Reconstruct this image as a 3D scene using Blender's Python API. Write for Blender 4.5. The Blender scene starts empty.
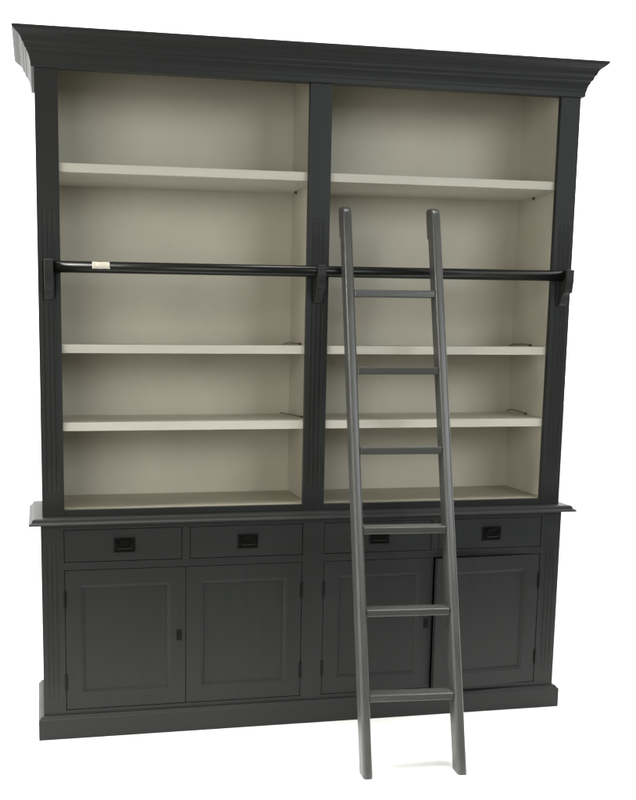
import bpy, bmesh, math, random
from mathutils import Vector, Matrix
random.seed(4)
C = bpy.context.scene.collection
SC = bpy.context.scene

# ------------------------------------------------------------------ camera
cam_d = bpy.data.cameras.new('camera')
cam = bpy.data.objects.new('camera', cam_d); C.objects.link(cam); SC.camera = cam
YAW, PITCH, ROLL = 0.1854, -0.1408, 0.0071
F_PX, PX, PY = 981.36, 223.85, 475.80
cy_, sy_ = math.cos(YAW), math.sin(YAW); cp_, sp_ = math.cos(PITCH), math.sin(PITCH)
fwd = Vector((sy_*cp_, cy_*cp_, sp_)); r0 = Vector((cy_, -sy_, 0)); u0 = r0.cross(fwd)
cr_, sr_ = math.cos(ROLL), math.sin(ROLL)
rt = r0*cr_ + u0*sr_; up = -r0*sr_ + u0*cr_
m = Matrix.Identity(4)
for i in range(3):
    m[i][0] = rt[i]; m[i][1] = up[i]; m[i][2] = -fwd[i]
m[0][3], m[1][3], m[2][3] = -0.0002, -3.3349, 1.3933
cam.matrix_world = m
cam_d.sensor_fit = 'VERTICAL'; cam_d.sensor_height = 36.0; cam_d.sensor_width = 36.0
cam_d.lens = F_PX*36.0/800.0
cam_d.shift_x = (318.0-PX)/800.0; cam_d.shift_y = (PY-400.0)/800.0
cam_d.clip_start = 0.05; cam_d.clip_end = 200

# ------------------------------------------------------------------ light: an added white surround, bright behind, dimmer in front
W = bpy.data.worlds.new('World'); SC.world = W; W.use_nodes = True
nt = W.node_tree; nt.nodes.clear()
wo = nt.nodes.new('ShaderNodeOutputWorld'); bg = nt.nodes.new('ShaderNodeBackground')
tc = nt.nodes.new('ShaderNodeTexCoord'); sx = nt.nodes.new('ShaderNodeSeparateXYZ')
mr = nt.nodes.new('ShaderNodeMapRange'); mr.interpolation_type = 'SMOOTHSTEP'
mr.inputs['From Min'].default_value = -0.25; mr.inputs['From Max'].default_value = 0.12
mr.inputs['To Min'].default_value = 0.0; mr.inputs['To Max'].default_value = 1.0
mx = nt.nodes.new('ShaderNodeMix'); mx.data_type = 'RGBA'
FRONT = 0.22
mx.inputs[6].default_value = (FRONT*1.02, FRONT*1.0, FRONT*0.93, 1)
mx.inputs[7].default_value = (2.8, 2.8, 2.76, 1)
nt.links.new(tc.outputs['Generated'], sx.inputs[0]); nt.links.new(sx.outputs['Y'], mr.inputs['Value'])
nt.links.new(mr.outputs[0], mx.inputs[0]); nt.links.new(mx.outputs[2], bg.inputs['Color'])
bg.inputs['Strength'].default_value = 1.0
nt.links.new(bg.outputs[0], wo.inputs[0])

def area(name, loc, target, sx_, sy__, power, col, spread=180):
    d = bpy.data.lights.new(name, 'AREA'); d.shape = 'RECTANGLE'; d.size = sx_; d.size_y = sy__
    d.energy = power; d.color = col; d.spread = math.radians(spread)
    o = bpy.data.objects.new(name, d); C.objects.link(o); o.location = loc
    o.rotation_euler = (Vector(target)-Vector(loc)).to_track_quat('-Z', 'Y').to_euler()
    return o
area('overhead_floor_fill', (0.95, -.42, 3.6), (0.95, -.44, 0.0), 5.4, .80, 22, (1.0, .985, .95), 36)  # added lamp, no real source: burns the floor out to white
area('side_floor_fill', (-2.3, -.22, 2.7), (0.9, -.48, 0.0), 1.0, .5, 15, (1.0, .985, .95), 60)  # added from the left to wash out ladder shadows on the floor
area('right_fill_light', (3.2, -4.6, 2.9), (1.1, 0.0, 1.9), 2.4, 1.8, 60, (.93, .99, 1.0), 150)  # added fill, brightens the right-hand uprights and bay
area('key_softbox', (-2.1, -4.3, 1.9), (0.95, 0.0, 1.4), 3.0, 2.6, 98, (1.0, .972, .90))

SC.view_settings.view_transform = 'Standard'; SC.view_settings.look = 'None'
SC.view_settings.exposure = 0.0; SC.view_settings.gamma = 1.0

# ------------------------------------------------------------------ materials
def mat(name, col, rough, spec=0.5, var=0.0, vscale=(3, 3, 3), bump=0.0, bscale=(40, 40, 40), metal=0.0, rvar=0.0, col2=None):
    mt = bpy.data.materials.new(name); mt.use_nodes = True
    n = mt.node_tree; b = n.nodes['Principled BSDF']
    b.inputs['Base Color'].default_value = (*col, 1); b.inputs['Roughness'].default_value = rough
    b.inputs['Specular IOR Level'].default_value = spec; b.inputs['Metallic'].default_value = metal
    t = n.nodes.new('ShaderNodeTexCoord')
    def noise(scale, detail=6, rough_=0.6):
        mp = n.nodes.new('ShaderNodeMapping'); mp.inputs['Scale'].default_value = scale
        nz = n.nodes.new('ShaderNodeTexNoise'); nz.inputs['Scale'].default_value = 1.0
        nz.inputs['Detail'].default_value = detail; nz.inputs['Roughness'].default_value = rough_
        n.links.new(t.outputs['Object'], mp.inputs[0]); n.links.new(mp.outputs[0], nz.inputs['Vector'])
        return nz
    if var:
        nz = noise(vscale)
        rp = n.nodes.new('ShaderNodeValToRGB')
        lo = tuple(c*(1-var) for c in col); hi = tuple(min(1, c*(1+var)) for c in (col2 or col))
        rp.color_ramp.elements[0].position = 0.32; rp.color_ramp.elements[1].position = 0.68
        rp.color_ramp.elements[0].color = (*lo, 1); rp.color_ramp.elements[1].color = (*hi, 1)
        n.links.new(nz.outputs[0], rp.inputs[0]); n.links.new(rp.outputs[0], b.inputs['Base Color'])
        if rvar:
            q = n.nodes.new('ShaderNodeMapRange')
            q.inputs['To Min'].default_value = rough-rvar; q.inputs['To Max'].default_value = rough+rvar
            n.links.new(nz.outputs[0], q.inputs[0]); n.links.new(q.outputs[0], b.inputs['Roughness'])
    if bump:
        nb = noise(bscale, 8, .65)
        bp = n.nodes.new('ShaderNodeBump'); bp.inputs['Strength'].default_value = bump; bp.inputs['Distance'].default_value = .002
        n.links.new(nb.outputs[0], bp.inputs['Height']); n.links.new(bp.outputs[0], b.inputs['Normal'])
    return mt
DARK = (.0255, .0275, .0266)
M_V = mat('dark_paint_upright', DARK, .42, .16, .06, (24, 24, 1.6), .12, (220, 220, 9), rvar=.06)      # grain runs up
M_H = mat('dark_paint_lengthwise', DARK, .42, .16, .06, (1.6, 24, 24), .12, (9, 220, 220), rvar=.06)   # grain runs along
M_LV = mat('ladder_paint_upright', (.062, .063, .060), .30, .55, .16, (30, 30, 2), .2, (220, 220, 9), rvar=.07)
M_LH = mat('ladder_paint_lengthwise', (.066, .067, .064), .20, .60, .16, (2, 30, 30), .2, (9, 220, 220), rvar=.07)
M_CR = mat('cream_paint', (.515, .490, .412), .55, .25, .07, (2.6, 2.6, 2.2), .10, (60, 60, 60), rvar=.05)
M_BF = mat('bay_floor_cream_with_shade', (.42, .395, .315), .5, .25, .07, (2, 14, 14), .08, (6, 90, 90), rvar=.05)  # cream paint darkened: shade on the bay floor is put into the colour
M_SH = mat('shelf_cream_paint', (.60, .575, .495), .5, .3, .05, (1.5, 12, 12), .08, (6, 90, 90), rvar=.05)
M_BAR = mat('black_gloss_bar', (.006, .006, .0055), .28, .30, .1, (3, 40, 40), .008, (4, 20, 20))
M_BLK = mat('black_iron', (.0060, .0060, .0056), .38, .14, .2, (60, 60, 60), .25, (300, 300, 300))
M_PAP = mat('paper', (.66, .62, .52), .7, .2, .12, (60, 20, 160), 0)
M_PIN = mat('brown_metal_pin', (.13, .10, .07), .5, .3)
M_CBL = mat('brown_cable', (.080, .044, .030), .5, .3, .2, (80, 80, 80), 0)
M_FL = mat('white_floor', (.96, .96, .955), .8, .1, .01, (1, 1, 1), 0)

# ------------------------------------------------------------------ mesh helpers
def obj(name, bm, material, parent=None, loc=None, bevel=0.0, smooth=False, rot=None):
    bmesh.ops.recalc_face_normals(bm, faces=bm.faces)
    me = bpy.data.meshes.new(name); bm.to_mesh(me); bm.free()
    me.materials.append(material)
    o = bpy.data.objects.new(name, me); C.objects.link(o)
    if parent: o.parent = parent
    if loc: o.location = loc
    if rot: o.rotation_euler = rot
    if smooth:
        for p in me.polygons: p.use_smooth = True
    if bevel:
        bv = o.modifiers.new('bevel', 'BEVEL'); bv.width = bevel; bv.segments = 2; bv.limit_method = 'ANGLE'; bv.angle_limit = math.radians(40)
    return o
def bx(bm, x0, x1, y0, y1, z0, z1):
    v = [bm.verts.new((x, y, z)) for x in (x0, x1) for y in (y0, y1) for z in (z0, z1)]
    for f in ((0,1,3,2), (4,6,7,5), (0,4,5,1), (2,3,7,6), (0,2,6,4), (1,5,7,3)): bm.faces.new([v[i] for i in f])
    return bm
def box(*a): return bx(bmesh.new(), *a)
def cyl(bm, p, q, r, n=20, cap=True):
    p = Vector(p); q = Vector(q); d = (q-p).normalized()
    a = d.orthogonal().normalized(); b = d.cross(a)
    A = []; B = []
    for k in range(n):
        t = 2*math.pi*k/n; o = a*math.cos(t)*r + b*math.sin(t)*r
        A.append(bm.verts.new(p+o)); B.append(bm.verts.new(q+o))
    for k in range(n): bm.faces.new((A[k], A[(k+1)%n], B[(k+1)%n], B[k]))
    if cap: bm.faces.new(A[::-1]); bm.faces.new(B)
    return bm
def prism_x(bm, prof, x0, x1):
    """closed outline in (y, z) extruded along x"""
    A = [bm.verts.new((x0, y, z)) for y, z in prof]; B = [bm.verts.new((x1, y, z)) for y, z in prof]
    n = len(prof)
    for k in range(n): bm.faces.new((A[k], A[(k+1)%n], B[(k+1)%n], B[k]))
    bm.faces.new(A[::-1]); bm.faces.new(B); return bm
def sweep(prof, x0, x1, y0, yb):
    """moulding (overhang, z) mitred round left end, front and right end, solid to the back"""
    bm = bmesh.new(); rings = []
    for o, z in prof:
        rings.append([bm.verts.new(p) for p in ((x0-o, yb, z), (x0-o, y0-o, z), (x1+o, y0-o, z), (x1+o, yb, z))])
    for a, b in zip(rings, rings[1:]):
        for k in range(4): bm.faces.new((a[k], a[(k+1)%4], b[(k+1)%4], b[k]))
    bm.faces.new(rings[0]); bm.faces.new(rings[-1][::-1]); return bm
def sweep_hollow(prof, x0, x1, y0, yb):
    """closed moulding outline (overhang, z) mitred round left end, front and right end, open behind"""
    bm = bmesh.new(); rings = []
    for o, z in prof:
        rings.append([bm.verts.new(p) for p in ((x0-o, yb, z), (x0-o, y0-o, z), (x1+o, y0-o, z), (x1+o, yb, z))])
    n = len(rings)
    for i in range(n):
        a, b = rings[i], rings[(i+1) % n]
        for k in range(3): bm.faces.new((a[k], a[k+1], b[k+1], b[k]))
    bm.faces.new([r[0] for r in rings]); bm.faces.new([r[3] for r in rings][::-1]); return bm
def tube(bm, pts, r, n=8):
    pts = [Vector(p) for p in pts]; rings = []
    for i, p in enumerate(pts):
        d = (pts[min(i+1, len(pts)-1)]-pts[max(i-1, 0)]).normalized()
        a = d.cross(Vector((.3, .2, 1))).normalized(); b = d.cross(a)
        rings.append([bm.verts.new(p+(a*math.cos(2*math.pi*k/n)+b*math.sin(2*math.pi*k/n))*r) for k in range(n)])
    for A, B in zip(rings, rings[1:]):
        for k in range(n): bm.faces.new((A[k], A[(k+1)%n], B[(k+1)%n], B[k]))
    bm.faces.new(rings[0][::-1]); bm.faces.new(rings[-1]); return bm
def fluted(x0, x1, yf, yb, z0, z1, fz0, fz1, centres, r=.0052, dep=.0034, run=.09):
    """upright board whose front carries round-bottomed flutes with rounded ends"""
    bm = bmesh.new()
    xs = {x0, x1}
    for c in centres:
        for k in range(9): xs.add(c - r*math.cos(math.pi*k/8))
    xs = sorted(xs)
    zs = {z0, z1}
    for k in range(7):
        zs.add(fz0 + r*(1-math.cos(math.pi/2*k/6))); zs.add(fz1 - r*(1-math.cos(math.pi/2*k/6)))
    for k in range(1, 9): zs.add(fz0 + run*k/8); zs.add(fz1 - run*k/8)
    zs = sorted(zs)
    def d(x, z):
        for c in centres:
            if z < fz0 or z > fz1: continue
            e = max(fz0+r-z, z-(fz1-r), 0)
            q = 1-((x-c)/r)**2-(e/r)**2
            if q > 1e-6: return dep*math.sqrt(q)*min(1, .25+.75*min(z-fz0, fz1-z)/run)
        return 0
    g = [[bm.verts.new((x, yf+d(x, z), z)) for x in xs] for z in zs]
    for i in range(len(zs)-1):
        for j in range(len(xs)-1): bm.faces.new((g[i][j], g[i][j+1], g[i+1][j+1], g[i+1][j]))
    bl, br = bm.verts.new((x0, yb, z0)), bm.verts.new((x1, yb, z0)); tl, tr = bm.verts.new((x0, yb, z1)), bm.verts.new((x1, yb, z1))
    bm.faces.new((br, bl, tl, tr))
    bm.faces.new([r_[0] for r_ in g][::-1] + [bl, tl][::1]) if False else None
    bm.faces.new([tl, bl] + [r_[0] for r_ in g]); bm.faces.new([br, tr] + [r_[-1] for r_ in g][::-1])
    bm.faces.new([bl, br] + g[0][::-1]); bm.faces.new([tr, tl] + g[-1])
    return bm
def empty(name, label, cat, loc=(0, 0, 0), group=None, rz=0):
    o = bpy.data.objects.new(name, None); C.objects.link(o); o.location = loc; o.rotation_euler = (0, 0, rz)
    o.empty_display_size = .1
    o['label'] = label; o['category'] = cat
    if group: o['group'] = group
    return o
def tag(o, label, cat, group=None):
    o['label'] = label; o['category'] = cat
    if group: o['group'] = group
    return o

# ------------------------------------------------------------------ setting
bm = bmesh.new()
N = 12
fl = obj('floor', bx(bm, -14, 16, -.86, 16, -.05, 0), M_FL); fl['kind'] = 'structure'

# ------------------------------------------------------------------ bookcase
XR = 1.9018                              # upper unit 0..XR, front at y = 0
xa, xb, xc, xd = .0738, .9126, .9892, 1.8280
ZT, ZOT, ZOB, ZC, ZCL = 2.35, 2.2395, .8030, .7816, .7605
YB = .345; YBK = .3365; YS = .018
ZIF = .8022
lx0, lx1, YL = -.0067, 1.9085, -.0126
e1, e2, e3, e4 = .0695, .9117, .9901, 1.8323
d1r, d2l = .4775, .5037; d3r, d4l = 1.3981, 1.4243
ZD0, ZD1, ZE0, ZE1, ZP = .7380, .6237, .5973, .0974, .0828

bk = empty('bookcase', 'tall dark grey two-bay bookcase with cream shelves above drawers and cupboard doors', 'bookcase', (0, 0, 0))

# lower unit
PL = [(.0190, 0), (.0190, .066), (.0188, .0700), (.0165, .0725), (.0140, .0740), (.0125, .0775), (.0085, .0815), (.0020, ZP), (-.01, ZP)]
obj('plinth', sweep(PL, lx0, lx1, YL, YB+.012), M_H, bk, bevel=.0008)
obj('base_side', box(lx0, lx0+.02, YL+.0205, YB, ZP, ZCL), M_V, bk)
obj('base_side', box(lx1-.02, lx1, YL+.0205, YB, ZP, ZCL), M_V, bk)
obj('base_back', box(lx0+.02, lx1-.02, YB-.012, YB-.001, ZP, ZCL), M_V, bk)
obj('base_divider', box(.941, .961, YL+.0205, YB-.012, ZP, ZCL), M_V, bk)
def fl_c(a, b): c = (a+b)/2; return [c-.0155, c, c+.0155]
obj('base_stile', fluted(lx0, e1, YL, YL+.020, ZP, ZCL, .135, .695, fl_c(lx0, e1)), M_V, bk)
obj('base_stile', box(e2, e3, YL, YL+.020, ZP, ZCL), M_V, bk)
obj('base_stile', fluted(e4, lx1, YL, YL+.020, ZP, ZCL, .135, .695, fl_c(e4, lx1)), M_V, bk)
for a, b in ((e1, e2), (e3, e4)):
    for q0, q1 in ((ZD0, ZCL), (ZE0, ZD1), (ZP, ZE1)): obj('base_cross_rail', box(a, b, YL, YL+.02, q0, q1), M_H, bk, bevel=.001)
for a, b in ((d1r, d2l), (d3r, d4l)):
    obj('drawer_divider', box(a, b, YL, YL+.02, ZD1, ZD0), M_V, bk, bevel=.001)
G = .0020
def make_pull(parent, cx, cz):
    """black iron plate, raised rim, dished middle and a drop bail"""
    bm = bmesh.new(); w, h = .037, .0255
    rings = []
    for o, y in ((0, 0), (0, -.0030), (.0015, -.0042), (.0050, -.0042), (.0065, -.0012), (.012, -.0009)):
        rings.append([bm.verts.new((cx+sx*(w-o), y, cz+sz*(h-o))) for sx, sz in ((-1,-1), (1,-1), (1,1), (-1,1))])
    for A, B in zip(rings, rings[1:]):
        for k in range(4): bm.faces.new((A[k], A[(k+1)%4], B[(k+1)%4], B[k]))
    bm.faces.new(rings[-1]); bm.faces.new(rings[0][::-1])
    # arched lip over the grip
    arc = [(cx+.022*math.cos(t), cz+.013+.007*math.sin(t)) for t in [math.pi*k/10 for k in range(11)]]
    A = [bm.verts.new((x, -.010, z)) for x, z in arc]; B = [bm.verts.new((x, -.001, z)) for x, z in arc]
    for k in range(10): bm.faces.new((A[k], A[k+1], B[k+1], B[k]))
    bm.faces.new(A[::-1]); bm.faces.new(B); bm.faces.new((A[0], A[-1], B[-1], B[0]))
    # bail: two arms and a bar
    for s in (-1, 1): tube(bm, [(cx+s*.024, -.003, cz+.012), (cx+s*.024, -.009, cz+.004), (cx+s*.022, -.010, cz-.008)], .0028, 8)
    cyl(bm, (cx-.024, -.010, cz-.008), (cx+.024, -.010, cz-.008), .0040, 10)
    return obj('pull', bm, M_BLK, parent, smooth=False)
for a, b in ((e1, d1r), (d2l, e2), (e3, d3r), (d4l, e4)):
    o = obj('drawer', bx(box(a+G, b-G, 0, .019, ZD1+G, ZD0-G), a+.03, b-.03, .0195, .28, ZD1+.012, ZD0-.012), M_H, bk, (0, YL+.0008, 0), bevel=.0014)
    make_pull(o, (a+b)/2 + (0.003), .679)
def make_door(hx, side, ang, latch):
    """framed door with a sunk panel; local origin on its hinge edge, side = +1 hinged at left"""
    w = (e2-e1)/2 - G - .0010; z0, z1 = ZE1+G, ZE0-G
    bm = bmesh.new()
    X = lambda u: side*u
    def ring(i, y): return [bm.verts.new((X(u), y, z)) for u, z in ((i, z0+i), (w-i, z0+i), (w-i, z1-i), (i, z1-i))]
    R = [ring(0, .020), ring(0, 0.0), ring(.0545, 0.0), ring(.0555, .0022), ring(.0600, .0028), ring(.0660, .0080), ring(.0660, .013)]
    for A, B in zip(R, R[1:]):
        for k in range(4): bm.faces.new((A[k], A[(k+1)%4], B[(k+1)%4], B[k]))
    i = .0660
    bk_ = [bm.verts.new((X(u), .020, z)) for u, z in ((i, z0+i), (w-i, z0+i), (w-i, z1-i), (i, z1-i))]
    for k in range(4):
        bm.faces.new((R[0][k], R[0][(k+1)%4], bk_[(k+1)%4], bk_[k])); bm.faces.new((bk_[k], bk_[(k+1)%4], R[-1][(k+1)%4], R[-1][k]))
    o = obj('door', bm, M_V, bk, (hx, YL+.0008, 0), bevel=.0012, rot=(0, 0, ang))
    p0, p1 = sorted((X(i+.0004), X(w-i-.0004)))
    obj('panel', box(p0, p1, .0085, .015, z0+i+.0004, z1-i-.0004), M_V, o)
    for hz in (.494, .197):
        h = bmesh.new(); cyl(h, (X(-.0012), -.0022, hz-.027), (X(-.0012), -.0022, hz+.027), .0038, 12)
        for dz in (-.027, .027): cyl(h, (X(-.0012), -.0022, hz+dz-.0015), (X(-.0012), -.0022, hz+dz+.0015), .0046, 12)
        bx(h, min(X(.0005), X(.005)), max(X(.0005), X(.005)), -.0010, .004, hz-.024, hz+.024)
        obj('hinge', h, M_BLK, o)
    if latch:
        l = bmesh.new(); c = w-.0235
        l0, l1 = sorted((X(c-.0085), X(c+.0085)))
        bx(l, l0, l1, -.0045, .001, .331, .367)
        cyl(l, (X(c), -.0085, .349), (X(c), -.004, .349), .0052, 12); bx(l, min(X(c-.0016), X(c+.0016)), max(X(c-.0016), X(c+.0016)), -.0125, -.008, .341, .357)
        obj('latch', l, M_BLK, o, bevel=.0012)
    return o
make_door(e1+G, 1, 0, True); make_door(e2-G, -1, 0, False)
make_door(e3+G, 1, 0, True)
o = make_door(e4-G, -1, math.radians(4.0), False); o['label'] = 'cupboard door standing slightly ajar'

CT = [(-.02, ZCL-.0012), (.0360, ZCL-.0012), (.0385, ZCL-.0002), (.0395, ZCL+.0018), (.0385, .7650), (.0350, .7682), (.0300, .7700), (.0285, .7722), (.0280, .7748), (.0262, .7785), (.0225, .7808), (.0180, ZC), (-.02, ZC)]
obj('countertop', sweep(CT, lx0, lx1, YL, YB-.001), M_H, bk, bevel=.0006)

# upper unit
ZU = ZC+.0006
obj('upper_side', box(.0, .0230, .0205, YB, ZU, 2.33), M_V, bk)
obj('upper_side', box(XR-.0230, XR, .0205, YB, ZU, 2.33), M_V, bk)
obj('side_lining', box(.0235, .0488, .0210, YBK, ZIF+.0003, 2.33), M_CR, bk)
obj('side_lining', box(1.8530, 1.8783, .0210, YBK, ZIF+.0003, 2.33), M_CR, bk)
obj('partition', box(.9415, .9603, .0210, YBK, ZIF+.0003, 2.33), M_CR, bk)
obj('back_panel', box(.0235, 1.8783, YBK+.0005, YB-.002, ZU, 2.33), M_CR, bk)
obj('ceiling_board', box(.0207, 1.8811, .0209, YB-.002, 2.3305, 2.346), M_CR, bk)
for a, b in ((.0492, .9411), (.9607, 1.8526)):
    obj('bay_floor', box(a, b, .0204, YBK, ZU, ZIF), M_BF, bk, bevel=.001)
def fl_u(a, b): c = (a+b)/2; return [c-.0160, c, c+.0160]
for a, b in ((0, xa), (xb, xc), (xd, XR)):
    obj('stile', fluted(a, b, 0, .020, ZU, ZOT, .868, 1.800, fl_u(a, b)), M_V, bk)
for a, b in ((xa, xb), (xc, xd)):
    obj('bottom_rail', box(a, b, 0.0006, .020, ZU, ZOB), M_H, bk, bevel=.001)
CO = [(-.0205, ZOT), (.0085, ZOT), (.0105, ZOT+.002), (.0108, 2.2545), (.0125, 2.2570), (.0140, 2.2660), (.0170, 2.2760), (.0222, 2.2850), (.0228, 2.2890),
      (.0275, 2.2925), (.0300, 2.2985), (.0312, 2.3050), (.0360, 2.3085), (.0372, 2.3130), (.0400, 2.3200), (.0460, 2.3275), (.0540, 2.3330), (.0620, 2.3395), (.0655, 2.3440), (.0665, ZT-.001), (.0655, ZT), (-.0205, ZT)]
bm = sweep_hollow(CO, 0, XR, 0, YB)
obj('cornice', bm, M_H, bk)
for a, b in ((.0494, .9409), (.9609, 1.8524)):
    for zt in (1.9525, 1.3645, 1.1015):
        s = obj('shelf', box(a, b, .0215, YBK-.0005, zt-.0292, zt), M_SH, bk, bevel=.0014)
        if zt > 1.9:
            p = bmesh.new(); py = .268 if a < .5 else .208; pz = zt-.0292
            cyl(p, (b-.008, py, pz-.008), (b, py, pz-.008), .0022, 10); bx(p, b-.009, b-.001, py-.003, py+.003, pz-.0058, pz-.0005)
            obj('shelf_pin', p, M_PIN, s)
# bar for the ladder, carried by three brackets
by, bz, br_ = -.0250, 1.6160, .0190
bar = obj('ladder_bar', cyl(bmesh.new(), (.0300, by, bz), (1.8720, by, bz+.002), br_, 40), M_BAR, bk, smooth=True)
me = bar.data
for p in me.polygons: p.use_smooth = len(p.vertices) == 4
# paper tag wrapped on the bar
bm = bmesh.new(); g = []
for i in range(13):
    x = .1750 + .0575*i/12
    row = []
    for k in range(7):
        t = math.radians(62 - 78*k/6 + 1.2*math.sin(i*.9))
        rr = br_+.0007+.0004*math.sin(i*.8+k)
        row.append(bm.verts.new((x, by-math.cos(t)*rr, bz+math.sin(t)*rr)))
    g.append(row)
for i in range(12):
    for k in range(6): bm.faces.new((g[i][k], g[i+1][k], g[i+1][k+1], g[i][k+1]))
tg = obj('paper_tag', bm, M_PAP, bar, smooth=True)
so = tg.modifiers.new('thickness', 'SOLIDIFY'); so.thickness = .0006
BR = [(0, 1.6385), (-.0535, 1.6385), (-.0565, 1.6355), (-.0570, 1.6020), (-.0552, 1.5900), (-.0520, 1.5720), (-.0515, 1.5600), (-.0470, 1.5565), (-.0400, 1.5560),
      (-.0330, 1.5500), (-.0270, 1.5400), (-.0220, 1.5290), (-.0170, 1.5200), (-.0100, 1.5130), (0, 1.5085)]
for x0 in (.0203, .9360, 1.8532):
    obj('rail_bracket', prism_x(bmesh.new(), BR, x0, x0+.0288), M_V, bk, bevel=.0016)

# ------------------------------------------------------------------ ladder
LX, LY, LTH, LA = .98931, -.51219, -.068287, .250823
LW, LD, LT = .3421, .0555, 1.905
RW = .0305
lad = empty('ladder', 'slim grey wooden six-tread ladder leaning on the black bar of the bookcase', 'ladder', (LX, LY, 0), rz=LTH)
ca, sa = math.cos(LA), math.sin(LA)
def L(X, S, D): return Vector((X, S*sa+D*ca, S*ca-D*sa))
def side_rail(x0):
    bm = bmesh.new()
    st = [(None, 0)]
    SH = 1.802
    for S in (.4, .9, 1.4, SH): st.append((S, 0))
    st.append((SH+.004, 1))
    for k in range(0, 9): st.append((1.866 + .039*math.sin(math.pi/2*k/8), 1))
    rings = []
    for S, hook in st:
        back = LD + (.011 if hook else 0); front = 0
        if S and S > 1.866:
            q = (S-1.866)/.039; front = .040*(1-math.sqrt(max(0, 1-q*q)))
            back -= .006*(1-math.sqrt(max(0, 1-q*q)))
        r = .0095; rb = .003
        sec = []
        # rounded nose at the front, small rounding at the back
        for k in range(7):
            t = math.pi/2*k/6; sec.append((r-r*math.sin(t) if False else r-r*math.cos(t), front + r - r*math.sin(t)))
        for k in range(7):
            t = math.pi/2*k/6; sec.append((RW-r+r*math.sin(t), front + r - r*math.cos(t)))
        for a_, b_ in ((RW, back-rb), (RW-rb, back), (rb, back), (0, back-rb)): sec.append((a_, b_))
        ring = []
        for X, D in sec:
            SS = D*sa/ca if S is None else S
            ring.append(bm.verts.new(L(x0+X, SS, D)))
        rings.append(ring)
    n = len(rings[0])
    for A, B in zip(rings, rings[1:]):
        for k in range(n): bm.faces.new((A[k], A[(k+1)%n], B[(k+1)%n], B[k]))
    bm.faces.new(rings[0][::-1]); bm.faces.new(rings[-1])
    return bm
for x0 in (0, LW-RW):
    o = obj('side_rail', side_rail(x0), M_LV, lad, smooth=True)
    md = o.modifiers.new('edge', 'EDGE_SPLIT'); md.split_angle = math.radians(32)
for S in (.2620, .5345, .8030, 1.0675, 1.3380, 1.6035):
    y0 = S*sa+.0015; zt = S*ca
    obj('tread', box(RW+.0002, LW-RW-.0002, y0, y0+.0500, zt-.0245, zt), M_LH, lad, bevel=.0035)

# ------------------------------------------------------------------ cable ends lying on the shelves
def cable(name, pts, label):
    o = bpy.data.objects.new
    cx, cy2, cz = pts[0]
    bm = bmesh.new()
    P = [Vector(p)-Vector(pts[0]) for p in pts]
    sm = []
    for i in range(len(P)-1):
        p0, p1, p2, p3 = P[max(i-1, 0)], P[i], P[i+1], P[min(i+2, len(P)-1)]
        for k in range(6):
            t = k/6
            sm.append(.5*((2*p1)+(p2-p0)*t+(2*p0-5*p1+4*p2-p3)*t*t+(3*p1-p0-3*p2+p3)*t**3))
    sm.append(P[-1])
    tube(bm, sm, .0013, 8)
    d = (sm[-1]-sm[-4]).normalized(); e = sm[-1]
    cyl(bm, e-d*.003, e+d*.011, .0030, 12)                # plug at the free end
    return tag(obj(name, bm, M_CBL, None, pts[0], smooth=False), label, 'cable', 'cable ends on the bookcase shelves')
cable('cable', [(.905, .330, 1.1065), (.914, .290, 1.1060), (.925, .225, 1.1058), (.936, .130, 1.1066)], 'thin brown cable lying flat by the centre post on the left bay third shelf down')
cable('cable', [(.914, .330, 1.3670), (.920, .290, 1.3720), (.928, .240, 1.3720), (.936, .180, 1.3700)], 'dark brown cable end curling by the centre post on left bay second shelf down')
cable('cable', [(1.838, .330, 1.1080), (1.842, .300, 1.1140), (1.845, .240, 1.1120), (1.847, .190, 1.1070)], 'reddish brown cable end in right corner of the right bay third shelf down')
cable('cable', [(1.838, .330, 1.3670), (1.842, .290, 1.3720), (1.845, .230, 1.3735), (1.847, .180, 1.3700)], 'brown cable end in right corner of the right bay second shelf down')
